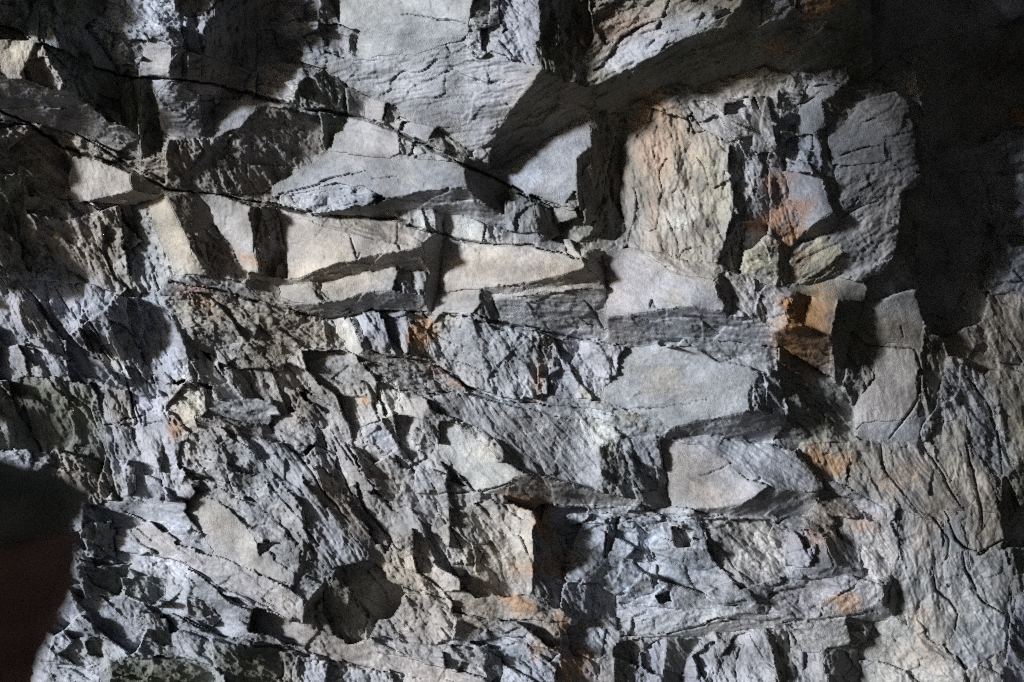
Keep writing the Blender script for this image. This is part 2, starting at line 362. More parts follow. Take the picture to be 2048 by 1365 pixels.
0 B c m 50 r: 1030,1242 1132,1246 1142,1292 1102,1292
a63 B l m 40 front_face: 1132,1256 1212,1256 1202,1312 1182,1322 1142,1292
0 B l r 40 r: 942,1282 1042,1270 1112,1332 1112,1365 1002,1365 992,1322
a64 B g c 30 front_face: 880,1292 972,1290 972,1352 892,1352
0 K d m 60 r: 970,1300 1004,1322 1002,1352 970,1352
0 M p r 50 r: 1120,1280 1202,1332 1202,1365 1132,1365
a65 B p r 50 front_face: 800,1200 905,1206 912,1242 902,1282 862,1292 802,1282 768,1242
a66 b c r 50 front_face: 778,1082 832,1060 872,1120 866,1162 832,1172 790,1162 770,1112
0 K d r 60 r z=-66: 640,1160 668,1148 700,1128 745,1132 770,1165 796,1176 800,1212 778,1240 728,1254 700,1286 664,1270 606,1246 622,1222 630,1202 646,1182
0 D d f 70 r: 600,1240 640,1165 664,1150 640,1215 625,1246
a67 B p f 24 front_face: 508,1212 562,1230 692,1286 802,1312 962,1356 940,1365 802,1342 640,1312 562,1282 500,1262
0 D n r 60 r: 512,1292 582,1302 682,1322 742,1342 762,1365 500,1365
0 b l r 70 r: 600,1316 720,1338 800,1350 800,1365 600,1365
# ---- rounded boulder, lower left
a68 b g r 55 rough_top: 360,882 422,860 502,890 562,960 612,1020 652,1080 602,1092 562,1060 502,1000 442,980 390,982 360,932
a68 B p s 45 smooth_face: 390,986 442,1000 482,1040 522,1092 588,1150 586,1178 502,1142 432,1112 400,1062 370,1022
a68 D g m 40 notch: 515,1084 562,1086 522,1112
a68 D n m 60 notch: 608,1072 626,1110 592,1166 600,1120
0 b g f 55 r: 500,872 562,882 642,960 742,1082 732,1112 662,1132 622,1082 602,1012 542,942
0 D n f 50 r: 598,950 662,972 762,1092 782,1132 740,1110 690,1060
0 D n f 55 r: 620,930 650,940 700,1000 690,1010 650,980
a69 M g f 4 top_face: 420,800 542,800 562,832 502,852 402,832
a69 D n m 15 hollow_side: 388,832 502,846 562,882 540,884 442,852 410,852
a70 b p r 30 front_face: 540,832 616,822 632,882 602,912 560,882
0 D n m 60 r: 562,770 600,780 660,850 640,860 590,820
a71 B g s 55 front_face: 612,780 632,790 668,820 650,828 622,806
a72 B p s 55 front_face: 672,892 690,888 732,952 762,982 728,986 690,942
0 B l m 50 r: 720,852 772,840 792,890 772,912 732,882
0 D n m 60 r: 758,828 780,840 802,882 794,884
0 B w m 70 r: 826,850 850,870 846,896 820,880
0 D n m 20 r: 846,880 872,890 862,906 838,904
0 B l m 60 r: 790,905 815,920 815,940 800,935
0 B g m 60 r: 820,920 860,950 875,980 830,985
0 D n f 55 r: 700,890 760,930 800,970 790,1000 740,960
0 D n m 30 r: 878,915 930,970 945,980 900,960
# ---- left flank
a73 B l r 62 front_face: 252,622 292,600 342,640 376,702 378,752 332,772 302,742 270,692
a74 B c r 30 front_face: 336,782 380,756 412,780 410,812 390,832 386,852 346,846 334,812
0 D n m 55 r: 376,700 402,700 452,760 420,772 378,752
0 D n m 60 r: 345,634 376,640 402,722 380,702
0 b n r 25 r: 340,612 380,590 562,602 642,642 702,682 692,700 602,692 562,740 470,742 402,700
0 B p m 50 r: 425,690 450,700 470,720 440,735
0 b g m 30 r: 600,700 690,700 742,762 640,772 612,742
0 M n r 40 r: 642,640 672,650 690,700 650,690
0 D e c 60 r: 100,752 192,770 212,902 242,1002 160,990 100,902 0,882 0,782
0 D n r 60 r: 70,950 110,900 190,920 230,980 200,1010 150,1000
0 D n f 60 r: 30,600 60,600 130,690 140,720 100,700 50,650
0 D n f 62 r: 220,640 250,650 300,740 310,770 280,750 240,690
0 D n f 62 r: 150,640 175,650 240,740 250,770 215,750 170,690
0 B w f 62 r: 34,682 52,690 82,730 76,736 50,712
0 B w f 60 r: 200,690 225,690 245,730 265,765 240,765 220,735
0 M n m 70 r: 210,770 262,782 268,850 230,852
0 B l r 15 r: 0,905 60,905 104,912 100,930 72,946 20,940
0 D d m 70 r: 248,925 268,930 270,980 255,990
0 D n m 30 r: 370,955 402,960 395,972 362,972
# ---- lower left
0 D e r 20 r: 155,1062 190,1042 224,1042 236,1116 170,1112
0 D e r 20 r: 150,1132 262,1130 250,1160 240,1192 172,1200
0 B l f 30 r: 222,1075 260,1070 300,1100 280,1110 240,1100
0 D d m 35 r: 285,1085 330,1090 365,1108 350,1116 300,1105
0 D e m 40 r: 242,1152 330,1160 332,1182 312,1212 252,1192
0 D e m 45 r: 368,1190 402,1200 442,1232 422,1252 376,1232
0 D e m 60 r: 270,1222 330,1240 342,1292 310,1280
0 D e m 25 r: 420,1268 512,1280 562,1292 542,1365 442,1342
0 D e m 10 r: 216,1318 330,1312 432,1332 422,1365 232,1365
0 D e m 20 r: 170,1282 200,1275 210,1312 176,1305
a75 B p f 32 front_face: 228,1062 300,1042 362,1092 432,1112 500,1144 586,1180 612,1202 602,1246 502,1212 420,1168 362,1124
0 B l f 28 r: 340,1225 420,1262 500,1290 500,1300 420,1275 350,1245
0 b l f 20 r: 96,1322 130,1330 200,1350 230,1365 180,1365
'''
CRACKS = '''
4 26: 185,136 235,149 300,156 400,166 490,184 540,200 590,214 640,221 690,228 740,240 800,264 850,289 905,322 965,346 1050,390 1100,412
4 24: 0,220 70,254 130,297 180,312 260,336 330,376 385,382
2.5 14: 130,260 200,292 255,330 300,350
3 18: 385,384 560,412 640,430 790,440 870,464 930,486 1060,490 1160,518
2 10: 700,350 560,390 640,366 730,340
1.5 8: 745,360 800,355
2 10: 800,30 900,42 930,46
1.5 9: 890,88 900,108
1.5 9: 700,470 708,500 715,515 722,505
2 10: 795,487 800,500
3 18: 340,562 430,580 520,602 600,626 660,640 740,622 852,620
3 16: 880,626 960,642 1050,654 1130,674 1220,690 1250,692
2 12: 1170,600 1190,625 1210,660
2.5 16: 740,705 800,712 860,728 930,772 1000,800 1100,812
1.5 10: 760,770 840,782 930,785
2 12: 1020,962 960,984 880,988
2 10: 1080,812 1180,820 1240,832
1.2 8: 1200,825 1330,815 1420,800
1.5 9: 1310,880 1330,940 1340,1000
1.2 8: 1400,950 1440,940 1455,930
2.5 14: 1240,1274 1330,1268 1440,1240 1540,1244 1650,1238 1760,1222
1.6 10: 1130,1070 1210,1050 1300,1030 1440,1036
1.5 9: 1240,1210 1270,1200 1310,1185
2.79 25.6: 1890,1025 1912,1080 1930,1098 1960,1106 2010,1080
2.325 20.48: 1925,1105 1930,1140 1950,1180 1970,1205 2010,1228
2.325 20.48: 1860,1130 1870,1180 1900,1200 1915,1225 1908,1260
2.325 20.48: 1885,1290 1910,1310 1930,1340
1.86 15.36: 1860,1025 1880,1050 1898,1080 1895,1110 1882,1130
2.79 23.04: 1935,760 1970,800 1990,850 2005,950
2.79 23.04: 1930,880 1945,950 1960,1010 1965,1060
2 12: 1760,890 1765,930 1800,980 1850,1040
2.325 17.92: 1850,895 1890,960 1920,1010
1.86 15.36: 2020,680 2048,725
1.395 12.8: 1990,725 2060,732
2.5 16: 1705,690 1830,700 1840,740 1836,800 1800,850 1780,880
1.5 10: 1680,440 1720,415 1760,400
1.5 10: 1700,420 1720,390
1.8 12: 1680,310 1720,295 1760,290
1.5 10: 1600,320 1640,345
1.5 10: 1590,215 1645,185
1.5 8: 1800,650 1808,680
2 12: 1400,250 1385,230 1372,235 1390,265 1410,260
1.2 8: 1430,270 1440,290 1460,310
2 12: 1300,615 1304,600 1310,612
3 16: 380,950 460,968 520,985
2 12: 640,870 700,980 760,1060 800,1100
2 12: 660,860 740,970 800,1030
2 12: 560,870 640,970 700,1050
2 10: 530,960 600,1040 640,1090
2 12: 220,700 260,780 280,850
1.8 10: 150,600 240,740
1.8 10: 60,580 140,720
1.8 10: 110,575 200,720
2 12: 210,850 240,845 285,828
2 12: 160,1120 210,1128 260,1132
2 12: 340,1230 420,1264 500,1286 600,1300
2 12: 360,1120 430,1165 520,1210 600,1245
1.6 9: 640,1312 760,1340 860,1358
2 12: 800,1170 840,1180 870,1190 905,1200
1.6 9: 860,990 900,1060 930,1110
1.6 10: 510,1140 520,1150 580,1170
1.5 9: 1480,1290 1470,1330 1475,1365
1.5 9: 1500,1270 1530,1320 1560,1345
'''
STAINS = '''
1600 625 40 40 0 .85 o
1640 640 30 40 0 .5 c
1590 700 45 30 20 .7 o
1620 660 50 25 -30 .6 o
1560 430 22 60 70 .8 r
1575 470 20 30 0 .7 o
1600 520 22 26 0 .7 r
1640 520 40 30 0 .6 y
1520 520 40 26 0 .5 y
1556 360 16 50 75 .7 r
845 670 24 36 20 .8 o
890 660 30 30 0 .4 y
1090 1060 40 18 50 .8 o
1040 1000 50 14 20 .6 o
1095 1130 24 70 80 .7 r
1060 1215 70 16 20 .7 o
1120 1250 36 18 40 .6 o
1090 1290 20 50 60 .4 o
1150 1330 40 40 40 .6 o
920 770 30 10 30 .7 r
860 735 30 12 20 .5 r
1080 745 12 50 5 .6 r
1660 920 40 30 0 .8 o
1790 960 30 70 60 .3 o
1850 1060 40 60 0 .2 o
1840 1230 40 30 0 .28 o
1860 1300 40 40 0 .2 o
1690 1205 30 16 0 .6 o
1640 15 50 20 -20 .6 o
1560 90 30 20 0 .6 o
1310 210 30 30 0 .5 o
1350 280 50 50 0 .35 o
1310 420 30 60 0 .4 r
1430 420 30 70 0 .4 y
1390 470 30 22 0 .5 n
1370 440 30 18 -20 .5 w
1390 545 50 20 15 .55 n
1350 600 20 24 0 .4 y
1320 760 60 40 20 .45 n
1400 980 50 28 20 .5 c
1400 995 30 22 0 .4 n
965 905 20 40 55 .4 c
1180 790 30 14 20 .4 y
1270 845 40 14 25 .4 y
790 800 20 40 60 .7 w
780 770 14 24 0 .7 w
745 535 60 24 0 .4 c
650 500 60 40 0 .5 c
760 460 60 16 12 .5 n
500 520 60 10 20 .5 o
400 590 60 18 10 .5 r
350 860 16 20 0 .8 o
380 900 16 40 0 .4 c
850 530 30 30 0 .4 n
730 800 10 10 0 .7 o
1240 60 60 30 -10 .4 r
1100 150 30 40 0 .5 e
1640 1080 60 40 0 .5 r
1720 1050 40 20 0 .5 r
2030 230 20 20 0 .6 o
1340 760 30 30 0 .3 c
1450 770 60 40 -30 .35 d
1480 310 40 80 0 .25 w
1800 250 30 60 0 .4 e
1710 650 30 60 10 .5 e
1960 760 60 60 0 .15 y
2000 660 60 60 0 .15 y
1980 1000 20 60 0 .4 y
980 1040 30 40 0 .5 c
990 1060 20 16 0 .5 y
640 460 60 14 10 .4 n
1350 330 70 90 0 .5 c
1300 300 40 60 10 .45 r
1430 380 40 90 0 .4 y
1340 440 70 40 0 .4 w
1270 440 30 60 0 .35 g
1572 420 22 70 72 .8 r
1580 455 24 24 0 .7 o
1660 500 36 26 20 .7 y
1650 585 70 16 5 .5 y
1500 520 36 22 0 .6 y
1640 630 40 44 0 .6 o
1590 640 24 50 20 .8 o
'''
_G = {'m': 'slabs of the long middle ledge', 'u': 'slabs above the middle ledge', 'l': 'blocks below the middle ledge', 'r': 'rocks round the dark cavity'}
_TH = '''
a01|rock_block|u|overhanging rock block with cream end and dark side in the upper left corner
a02|rock_slab|u|small smooth grey slab tucked under the dark joint right of the dark column
a03|rock_block|u|pale smooth block wedged below the dark joint beside the black hollow
a04|rock_block|m|cream wedge-shaped block at the left end of the long middle ledge
a05|rock_slab|m|longest cream slab of the middle ledge crossed by a dark brown stripe
a06|rock_slab|m|short cream slab directly beneath the longest cream slab of the ledge
a07|rock_slab|m|cream slab in the middle of the ledge with a thick layered grey underside
a08|rock_slab|m|pale slab under the big ochre slab with brown crust along its top
a09|rock_block|m|small grey block at the right end of the ledge before the rust
a10|rock_slab|u|huge smooth grey slab hanging from the top edge with a layered lower face
a11|rock_block|u|small bluish block in the top row left of the huge grey slab
a12|rock_block|u|pale cracked block just left of the small triangular black hollow
a13|rock_chip|u|small light chip right of the triangular black hollow
a14|rock_chip|u|small light chip below the huge top slab next to a black gap
a15|rock_slab|u|long blue-grey slab above the cream ledge with a dark pointed end
a16|rock_chip|m|white cracked chip standing on the middle ledge, the left one of two
a17|rock_chip|m|white flat chip lying on the middle ledge, the right one of two
a18|rock_block|m|grey cube-like block with brown side right of the white chips
a19|rock_slab|u|lavender grey triangular slab below the point of the huge top slab
a20|rock_pillar|r|dark upright rock rib standing left of the big ochre slab
a21|rock_slab|r|big upright ochre and grey slab with rusty blotches
a22|rock_wedge|r|narrow rust-red wedge pointing up between grey blocks
a23|rock_block|r|grey block leaning on the right side of the rust-red wedge
a24|rock_block|r|rough grey block directly above the block beside the rust-red wedge
a25|rock_block|r|bluish upright block at the top of the broken pile near the cavity
a26|rock_slab|r|big grey slab whose ragged right edge borders the black cavity
a27|rock_block|r|yellowish block with a sharp tip below the rust-red wedge
a28|rock_slab|m|thin yellowish slab lying flat under the yellowish pointed block
a29|rock_block|m|rust-orange stained block with a dark green end at the ledge tip
a30|rock_ledge|u|long dark layered beam of rock sloping up towards the top edge
a31|rock_ledge|u|dark olive roof rock with an orange stained upper rim
a32|rock_block|r|dim brownish block below the black cavity above the grey panel
a33|rock_slab|r|smooth grey panel with cracked right edge below the black cavity
a34|rock_slab|r|dim beige-grey wall slab at the far right edge
a35|rock_ridge|r|rough curved ridge running down in front of the beige-grey wall slab
a36|rock_slab|r|flat beige-grey panel left of the rough curved ridge
a37|rock_slab|r|narrow beige tongue of rock below the rough curved ridge
a38|rock_block|r|orange stained block below the black hole in the right half
a39|rock_slab|r|broad flat beige-grey panel in the lower right part
a40|rock_slab|r|grey plate at the upper right of the cracked lower right panels
a41|rock_slab|r|long grey panel between cracks right of the broad beige-grey panel
a42|rock_slab|r|grey plate beside the vertical black crack at the right edge
a43|rock_slab|r|pale mottled rock in the lower right corner at the bottom edge
a44|rock_slab|l|large smooth blue-grey slab under the right half of the ledge
a45|rock_chip|l|bright white fragment under the left end of the lower shelf
a46|rock_block|l|rough pale block with a brown seam right of the orange patch
a47|rock_slab|l|broad dark grey slab with diagonal grain in the centre
a48|rock_slab|l|pale cream tilted slab at the left edge of the diagonal-grained slab
a49|rock_chip|l|small white chips below the large smooth blue-grey slab
a50|rock_chip|l|light triangular chip between the dark pit and the grey tan slab
a51|rock_slab|l|grey and tan slab with layered top and a dark point on the right
a52|rock_ledge|l|thin pale ledge with a long grey underside near the bottom
a53|rock_block|l|long rounded brownish block lying above the thin bottom ledge
a54|rock_block|l|light rough block at the right end of the bluish rough rock
a55|rock_block|l|small triangular rock with dark layers beside the light rough block
a56|rock_block|l|light upright rock at the bottom edge between two black gaps
a57|rock_block|l|light fractured rock at the bottom edge right of a black gap
a58|rock_slab|l|bright bluish slab at the bottom edge left of a diagonal black gap
a59|rock_block|l|pale rectangular block with a tan streak under the thin bottom ledge
a60|rock_slab|l|narrow pale rock below the pale rectangular block at the bottom edge
a61|rock_lump|l|dark rounded blue-grey knob right of the rust-coloured seam
a62|rock_ledge|l|orange stained ledge over a dark slot in the lower centre
a63|rock_block|l|light block just right of the cream patch below the dark rounded knob
a64|rock_block|l|crumbly grey block at the bottom under the orange stained ledge
a65|rock_block|l|pale rough block right of the large dark hollow
a66|rock_slab|l|warm grey rounded slab above the pale rough block and dark hollow
a67|rock_ledge|l|long bright ridge running down to the bottom edge under the dark hollow
a68|rock_boulder|l|large rounded boulder with a smooth pale patch left of the dark hollow
a69|rock_ledge|l|small overhanging ledge with a shadowed underside above the rounded boulder
a70|rock_block|l|rough lilac block right of the small overhanging ledge
a71|rock_chip|l|small grey flake above the rough lilac block
a72|rock_chip|l|narrow pale slate flake between dark diagonal grooves
a73|rock_block|l|bright bluish lump on the left flank above the cream lobe
a74|rock_block|l|cream coloured rounded lobe below the bright bluish lump
a75|rock_ledge|l|long pale ridge descending under the rounded boulder on the left
'''
THINGS = {}
for _l in _TH.strip().splitlines():
    _i, _n, _g, _t = _l.split('|'); THINGS[_i] = (_n, _t, 'rock', _G[_g])


# ------------------------------------------------------------------ the relief of the wall
STEP = 2.0
X0, X1, Y0, Y1 = -120.0, 2168.0, -110.0, 1476.0
gx_ = np.arange(X0, X1 + 1, STEP); gy_ = np.arange(Y0, Y1 + 1, STEP)
NX, NY = len(gx_), len(gy_)
GX, GY = np.meshgrid(gx_, gy_); GX = GX.astype(np.float32); GY = GY.astype(np.float32)
#   slope right, slope down, how far the facet stands proud (px)
CLS = {'B': (.36, .08, 10), 'b': (.10, .0, 2), 'M': (-.34, -.18, 0), 'D': (-1.0, -.15, -6), 'K': (-.8, -.3, -34),
       'U': (-.15, -1.4, 0), 'u': (-.4, -1.8, -4), 'T': (.1, .55, 0), 'E': (-1.5, -.1, -4)}
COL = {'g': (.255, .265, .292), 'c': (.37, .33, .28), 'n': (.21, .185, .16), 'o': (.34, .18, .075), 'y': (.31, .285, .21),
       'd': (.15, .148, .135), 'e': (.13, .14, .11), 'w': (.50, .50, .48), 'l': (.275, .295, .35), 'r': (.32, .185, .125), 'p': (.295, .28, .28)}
rng = np.random.RandomState(5)
F = []
for line in FACETS.strip().splitlines():
    line = line.strip()
    if not line or line[0] == '#': continue
    head, pts = line.split(':'); h = head.split()
    P = []
    for q in pts.split():
        x, y = q.split(','); x = float(x); y = float(y)
        x = -200. if x <= 0 else 2260. if x >= 2048 else x
        y = -200. if y <= 0 else 1560. if y >= 1365 else y
        P.append((x, y))
    opt = dict(k.split('=') for k in h[6:])
    F.append(dict(id=h[0], cls=h[1], col=h[2], tex=h[3], ang=float(h[4]), part=h[5], P=np.array(P), opt=opt))
NF = len(F)
# ragged outlines: look the facet up at a jittered place
WA = 2.6 + 1.8 * np.clip((GY - 560) / 200, 0, 1) * np.clip((1250 - GX) / 500, 0, 1)
jx, jy, jdx, jdy, _g = cells(GX / 30, GY / 30, 15)
wx = GX + WA * (.5 * fbm(GX / 30, GY / 30, 11, 4, .5) + .9 * _h(jx, jy, 17) + .9 * _h(jx, jy, 19) * jdx)
wy = GY + WA * (.5 * fbm(GX / 30, GY / 30, 31, 4, .5) + .9 * _h(jx, jy, 18) + .9 * _h(jx, jy, 20) * jdy)
def inside(P, x, y):
    r = np.zeros(x.shape, bool); n = len(P)
    for i in range(n):
        xa, ya = P[i]; xb, yb = P[(i + 1) % n]
        if ya == yb: continue
        c = ((ya > y) != (yb > y)) & (x < (xb - xa) * (y - ya) / (yb - ya) + xa)
        r ^= c
    return r
LAB = np.zeros((NY, NX), np.int32)
for k, f in enumerate(F):
    lo = f['P'].min(0) - 16; hi = f['P'].max(0) + 16
    i0 = int(max(0, (lo[0] - X0) // STEP)); i1 = int(min(NX, (hi[0] - X0) // STEP + 2))
    j0 = int(max(0, (lo[1] - Y0) // STEP)); j1 = int(min(NY, (hi[1] - Y0) // STEP + 2))
    if i1 <= i0 or j1 <= j0: continue
    m = inside(f['P'], wx[j0:j1, i0:i1], wy[j0:j1, i0:i1])
    LAB[j0:j1, i0:i1][m] = k
# drop specks: a cell that agrees with none of its neighbours takes a neighbour's label
for it in range(2):
    same = np.zeros(LAB.shape, np.int8)
    for dj, di in ((0, 1), (0, -1), (1, 0), (-1, 0)):
        same += (np.roll(LAB, (dj, di), (0, 1)) == LAB)
    LAB = np.where(same <= 1, np.roll(LAB, (0, 1), (0, 1)), LAB)

# every facet stays one connected piece: stray islands go to the facet beside them
def islands(lab):
    h, w = lab.shape; par = []; run_id = np.zeros(lab.shape, np.int64); rl = []; rn = []
    def find(a):
        while par[a] != a: par[a] = par[par[a]]; a = par[a]
        return a
    prev = None
    for j in range(h):
        row = lab[j]; cut = np.concatenate([[0], np.flatnonzero(row[1:] != row[:-1]) + 1, [w]])
        base = len(par); n = len(cut) - 1
        par.extend(range(base, base + n)); rl.extend(row[cut[:-1]].tolist()); rn.extend(np.diff(cut).tolist())
        ids = np.repeat(np.arange(base, base + n), np.diff(cut)); run_id[j] = ids
        if prev is not None:
            m = lab[j - 1] == row
            pr = np.unique(prev[m] * 10000000 + ids[m])
            for q in pr.tolist():
                a, b = find(q // 10000000), find(q % 10000000)
                if a != b: par[b] = a
        prev = ids
    root = np.array([find(a) for a in range(len(par))]); size = np.bincount(root, rn, len(par))
    best = {}
    for a in np.unique(root):
        l = rl[a]
        if l not in best or size[a] > size[best[l]]: best[l] = a
    ok = np.zeros(len(par), bool); ok[list(best.values())] = True
    return ok[root][run_id]
for it in range(8):
    LAB[-1] = LAB[-3]; LAB[-2] = LAB[-3]; LAB[:, -1] = LAB[:, -3]; LAB[:, -2] = LAB[:, -3]; LAB[0] = LAB[2]; LAB[1] = LAB[2]; LAB[:, 0] = LAB[:, 2]; LAB[:, 1] = LAB[:, 2]
    good = islands(LAB)
    if good.all(): break
    for _ in range(400):
        bad = ~good
        if not bad.any(): break
        for dj, di in ((0, 1), (1, 0), (0, -1), (-1, 0)):
            src = np.roll(good, (dj, di), (0, 1)) & ~good
            LAB = np.where(src, np.roll(LAB, (dj, di), (0, 1)), LAB); good = good | src

SL = np.zeros((NF, 2)); SINK = np.zeros(NF); CEN = np.zeros((NF, 2))
cnt = np.bincount(LAB.ravel(), minlength=NF).astype(float)
CEN[:, 0] = np.bincount(LAB.ravel(), GX.ravel(), NF) / np.maximum(cnt, 1)
CEN[:, 1] = np.bincount(LAB.ravel(), GY.ravel(), NF) / np.maximum(cnt, 1)
for k, f in enumerate(F):
    a = CLS[f['cls']]; j = rng.uniform(-1, 1, 2)
    SL[k] = (a[0] + .07 * j[0] + float(f['opt'].get('gx', 0)), a[1] + .09 * j[1] + float(f['opt'].get('gy', 0)))
    SINK[k] = a[2] + float(f['opt'].get('z', 0))
GXc = np.clip(GX, -6, 2054); GYc = np.clip(GY, -6, 1371)      # beyond the frame the facets level out
for k in range(NF):
    P = np.clip(F[k]['P'], (-6, -6), (2054, 1371)); t = P @ SL[k]; ext = t.max() - t.min()
    lim = 300 if abs(float(F[k]['opt'].get('z', 0))) > 60 else 240 if F[k]['cls'] in 'uU' else 120 if F[k]['id'] == '0' else 175
    lim = float(F[k]['opt'].get('lim', lim))
    if ext > lim: SL[k] *= lim / ext
    CEN[k] = np.clip(CEN[k], (-6, -6), (2054, 1371))
# heights of the facets: neighbours meet along as many edges as they can, the rest become steps
S4 = LAB[::4, ::4]; x4 = GXc[::4, ::4]; y4 = GYc[::4, ::4]
rows = []
for dj, di in ((0, 1), (1, 0)):
    A_ = S4[:S4.shape[0] - dj, :S4.shape[1] - di]; B_ = S4[dj:, di:]
    xm = (x4[:S4.shape[0] - dj, :S4.shape[1] - di] + x4[dj:, di:]) / 2; ym = (y4[:S4.shape[0] - dj, :S4.shape[1] - di] + y4[dj:, di:]) / 2
    m = A_ != B_
    rows.append(np.stack([A_[m], B_[m], xm[m], ym[m]], 1))
R = np.concatenate(rows); ia = R[:, 0].astype(int); ib = R[:, 1].astype(int)
pa = ((R[:, 2:] - CEN[ia]) * SL[ia]).sum(1); pb = ((R[:, 2:] - CEN[ib]) * SL[ib]).sum(1)
rhs = pb - pa + SINK[ia] - SINK[ib]
def base_depth(x, y):
    b = -420 * np.clip((x - 1800) / 120, 0, 1) * np.clip((1150 - y) / 500, 0, 1)
    return b - 60 * np.clip((x - 1650) / 250, 0, 1)
w = np.ones(len(rhs)); wp = .35 + .012 * np.sqrt(cnt)
tgt = base_depth(CEN[:, 0], CEN[:, 1]) + SINK
for it in range(14):
    M = np.zeros((NF, NF)); v = np.zeros(NF)
    np.add.at(M, (ia, ia), w); np.add.at(M, (ib, ib), w); np.add.at(M, (ia, ib), -w); np.add.at(M, (ib, ia), -w)
    np.add.at(v, ia, w * rhs); np.add.at(v, ib, -w * rhs)
    M[np.arange(NF), np.arange(NF)] += wp * .25; v += wp * .25 * tgt
    OFF = np.linalg.solve(M, v)
    res = np.abs(OFF[ia] - OFF[ib] - rhs); w = 1 / np.maximum(res / 14, 1.)
H = (OFF[LAB] + (GXc - CEN[LAB, 0]) * SL[LAB, 0] + (GYc - CEN[LAB, 1]) * SL[LAB, 1]).astype(np.float32)

# let the planes flow into one another: spread every small mismatch over the facets beside it, keep the big steps
def relax(st, E, its):
    L_ = LAB[::st, ::st]; h = H[::st, ::st]; xx = GXc[::st, ::st]; yy = GYc[::st, ::st]
    def link(A, B):
        la, lb = L_[A], L_[B]; d = la != lb
        g = .5 * ((SL[la, 0] + SL[lb, 0]) * (xx[B] - xx[A]) + (SL[la, 1] + SL[lb, 1]) * (yy[B] - yy[A]))
        r = np.where(d, g - (h[B] - h[A]), 0).astype(np.float32)
        j = r - (SINK[lb] - SINK[la]) * d * .0
        return r, (np.where(d, .7 / (1 + (r / 20) ** 2) + .004, 1)).astype(np.float32)
    s0 = np.s_[:, :-1]; s1 = np.s_[:, 1:]; t0 = np.s_[:-1, :]; t1 = np.s_[1:, :]
    rx, wx_ = link(s0, s1); ry, wy_ = link(t0, t1)
    den = np.full(h.shape, 2e-4 * st * st / 4, np.float32)
    den[s0] += wx_; den[s1] += wx_; den[t0] += wy_; den[t1] += wy_
    for _ in range(its):
        num = np.zeros(h.shape, np.float32)
        num[s0] += wx_ * (E[s1] - rx); num[s1] += wx_ * (E[s0] + rx)
        num[t0] += wy_ * (E[t1] - ry); num[t1] += wy_ * (E[t0] + ry)
        E = .15 * E + .85 * num / den
    return E
E = np.zeros(H[::16, ::16].shape, np.float32); E = relax(16, E, 400)
for st, its in ((8, 160), (4, 90), (2, 50), (1, 40)):
    E = np.repeat(np.repeat(E, 2, 0), 2, 1)[:H[::st, ::st].shape[0], :H[::st, ::st].shape[1]]
    E = relax(st, np.ascontiguousarray(E), its)
H = H + E

# break-up inside the facets
for f in F:
    if f['cls'] == 'K': f['tex'] = 'r'
tex = np.array([f['tex'] for f in F]); ang = np.radians(np.array([f['ang'] for f in F]))
def per(d): return np.array([d[t] for t in tex], np.float32)[LAB]
ca = np.cos(ang).astype(np.float32)[LAB]; sa = np.sin(ang).astype(np.float32)[LAB]
U_ = GX * ca + GY * sa; V_ = -GX * sa + GY * ca       # along / across the rock's grain
wob = 6 * fbm(GX / 120, GY / 120, 51, 3)
A_big = per({'s': 2.2, 'm': 5, 'r': 8, 'f': 3, 'c': 9})
H += A_big * fbm(GX / 90, GY / 90, 61, 2)
# chips: facets of facets, longer along the grain
for sc_, amp, sd in ((125, {'s': 0, 'm': .06, 'r': .18, 'f': .05, 'c': .48}, 201), (70, {'s': 0, 'm': .09, 'r': .20, 'f': .08, 'c': .32}, 71), (30, {'s': .04, 'm': .12, 'r': .16, 'f': .09, 'c': .12}, 81), (13, {'s': .05, 'm': .11, 'r': .10, 'f': .07, 'c': .06}, 91)):
    qx = (U_ + .25 * sc_ * fbm(GX / sc_, GY / sc_, sd + 3, 2)) / (sc_ * 1.75); qy = (V_ + wob * .3 + .25 * sc_ * fbm(GX / sc_, GY / sc_, sd + 5, 2)) / (sc_ * .75)
    cx, cy, dx, dy, gap = cells(qx, qy, sd)
    a = per(amp) * sc_
    H += a * (1.1 * _h(cx, cy, sd + 11) * dx + .9 * _h(cx, cy, sd + 12) * dy + .22 * _h(cx, cy, sd + 13))
# foliation: thin broken leaves of rock along the grain
A_f = per({'s': .2, 'm': .6, 'r': .8, 'f': 1.1, 'c': .7})
lay = vnoise(U_ / 80, (V_ + wob) / 9.0, 101) + .8 * vnoise(U_ / 40, (V_ + wob) / 4.4, 102) + .7 * vnoise(U_ / 26, (V_ + wob) / 2.6, 103)
H += A_f * (np.tanh(2.0 * lay) + .3 * lay)
# flakes: thin cleavage steps with crisp edges
A_k = per({'s': .8, 'm': 2.4, 'r': 3.4, 'f': 1.3, 'c': 2.4})
for fx, fy, sd, am in ((130, 70, 171, 1.0), (46, 22, 181, .6)):
    t = 3.2 * fbm(U_ / fx, (V_ + wob * .5) / fy, sd, 4, .55); ft = np.floor(t); fr = t - ft
    H += am * A_k * (ft + np.clip((fr - .90) / .10, 0, 1)) * .9
# grit
A_g = per({'s': .35, 'm': .7, 'r': 1.0, 'f': .6, 'c': .8})
H += A_g * (fbm(GX / 7, GY / 7, 111, 3, .75) + .4 * fbm(GX / 28, GY / 28, 121, 2))
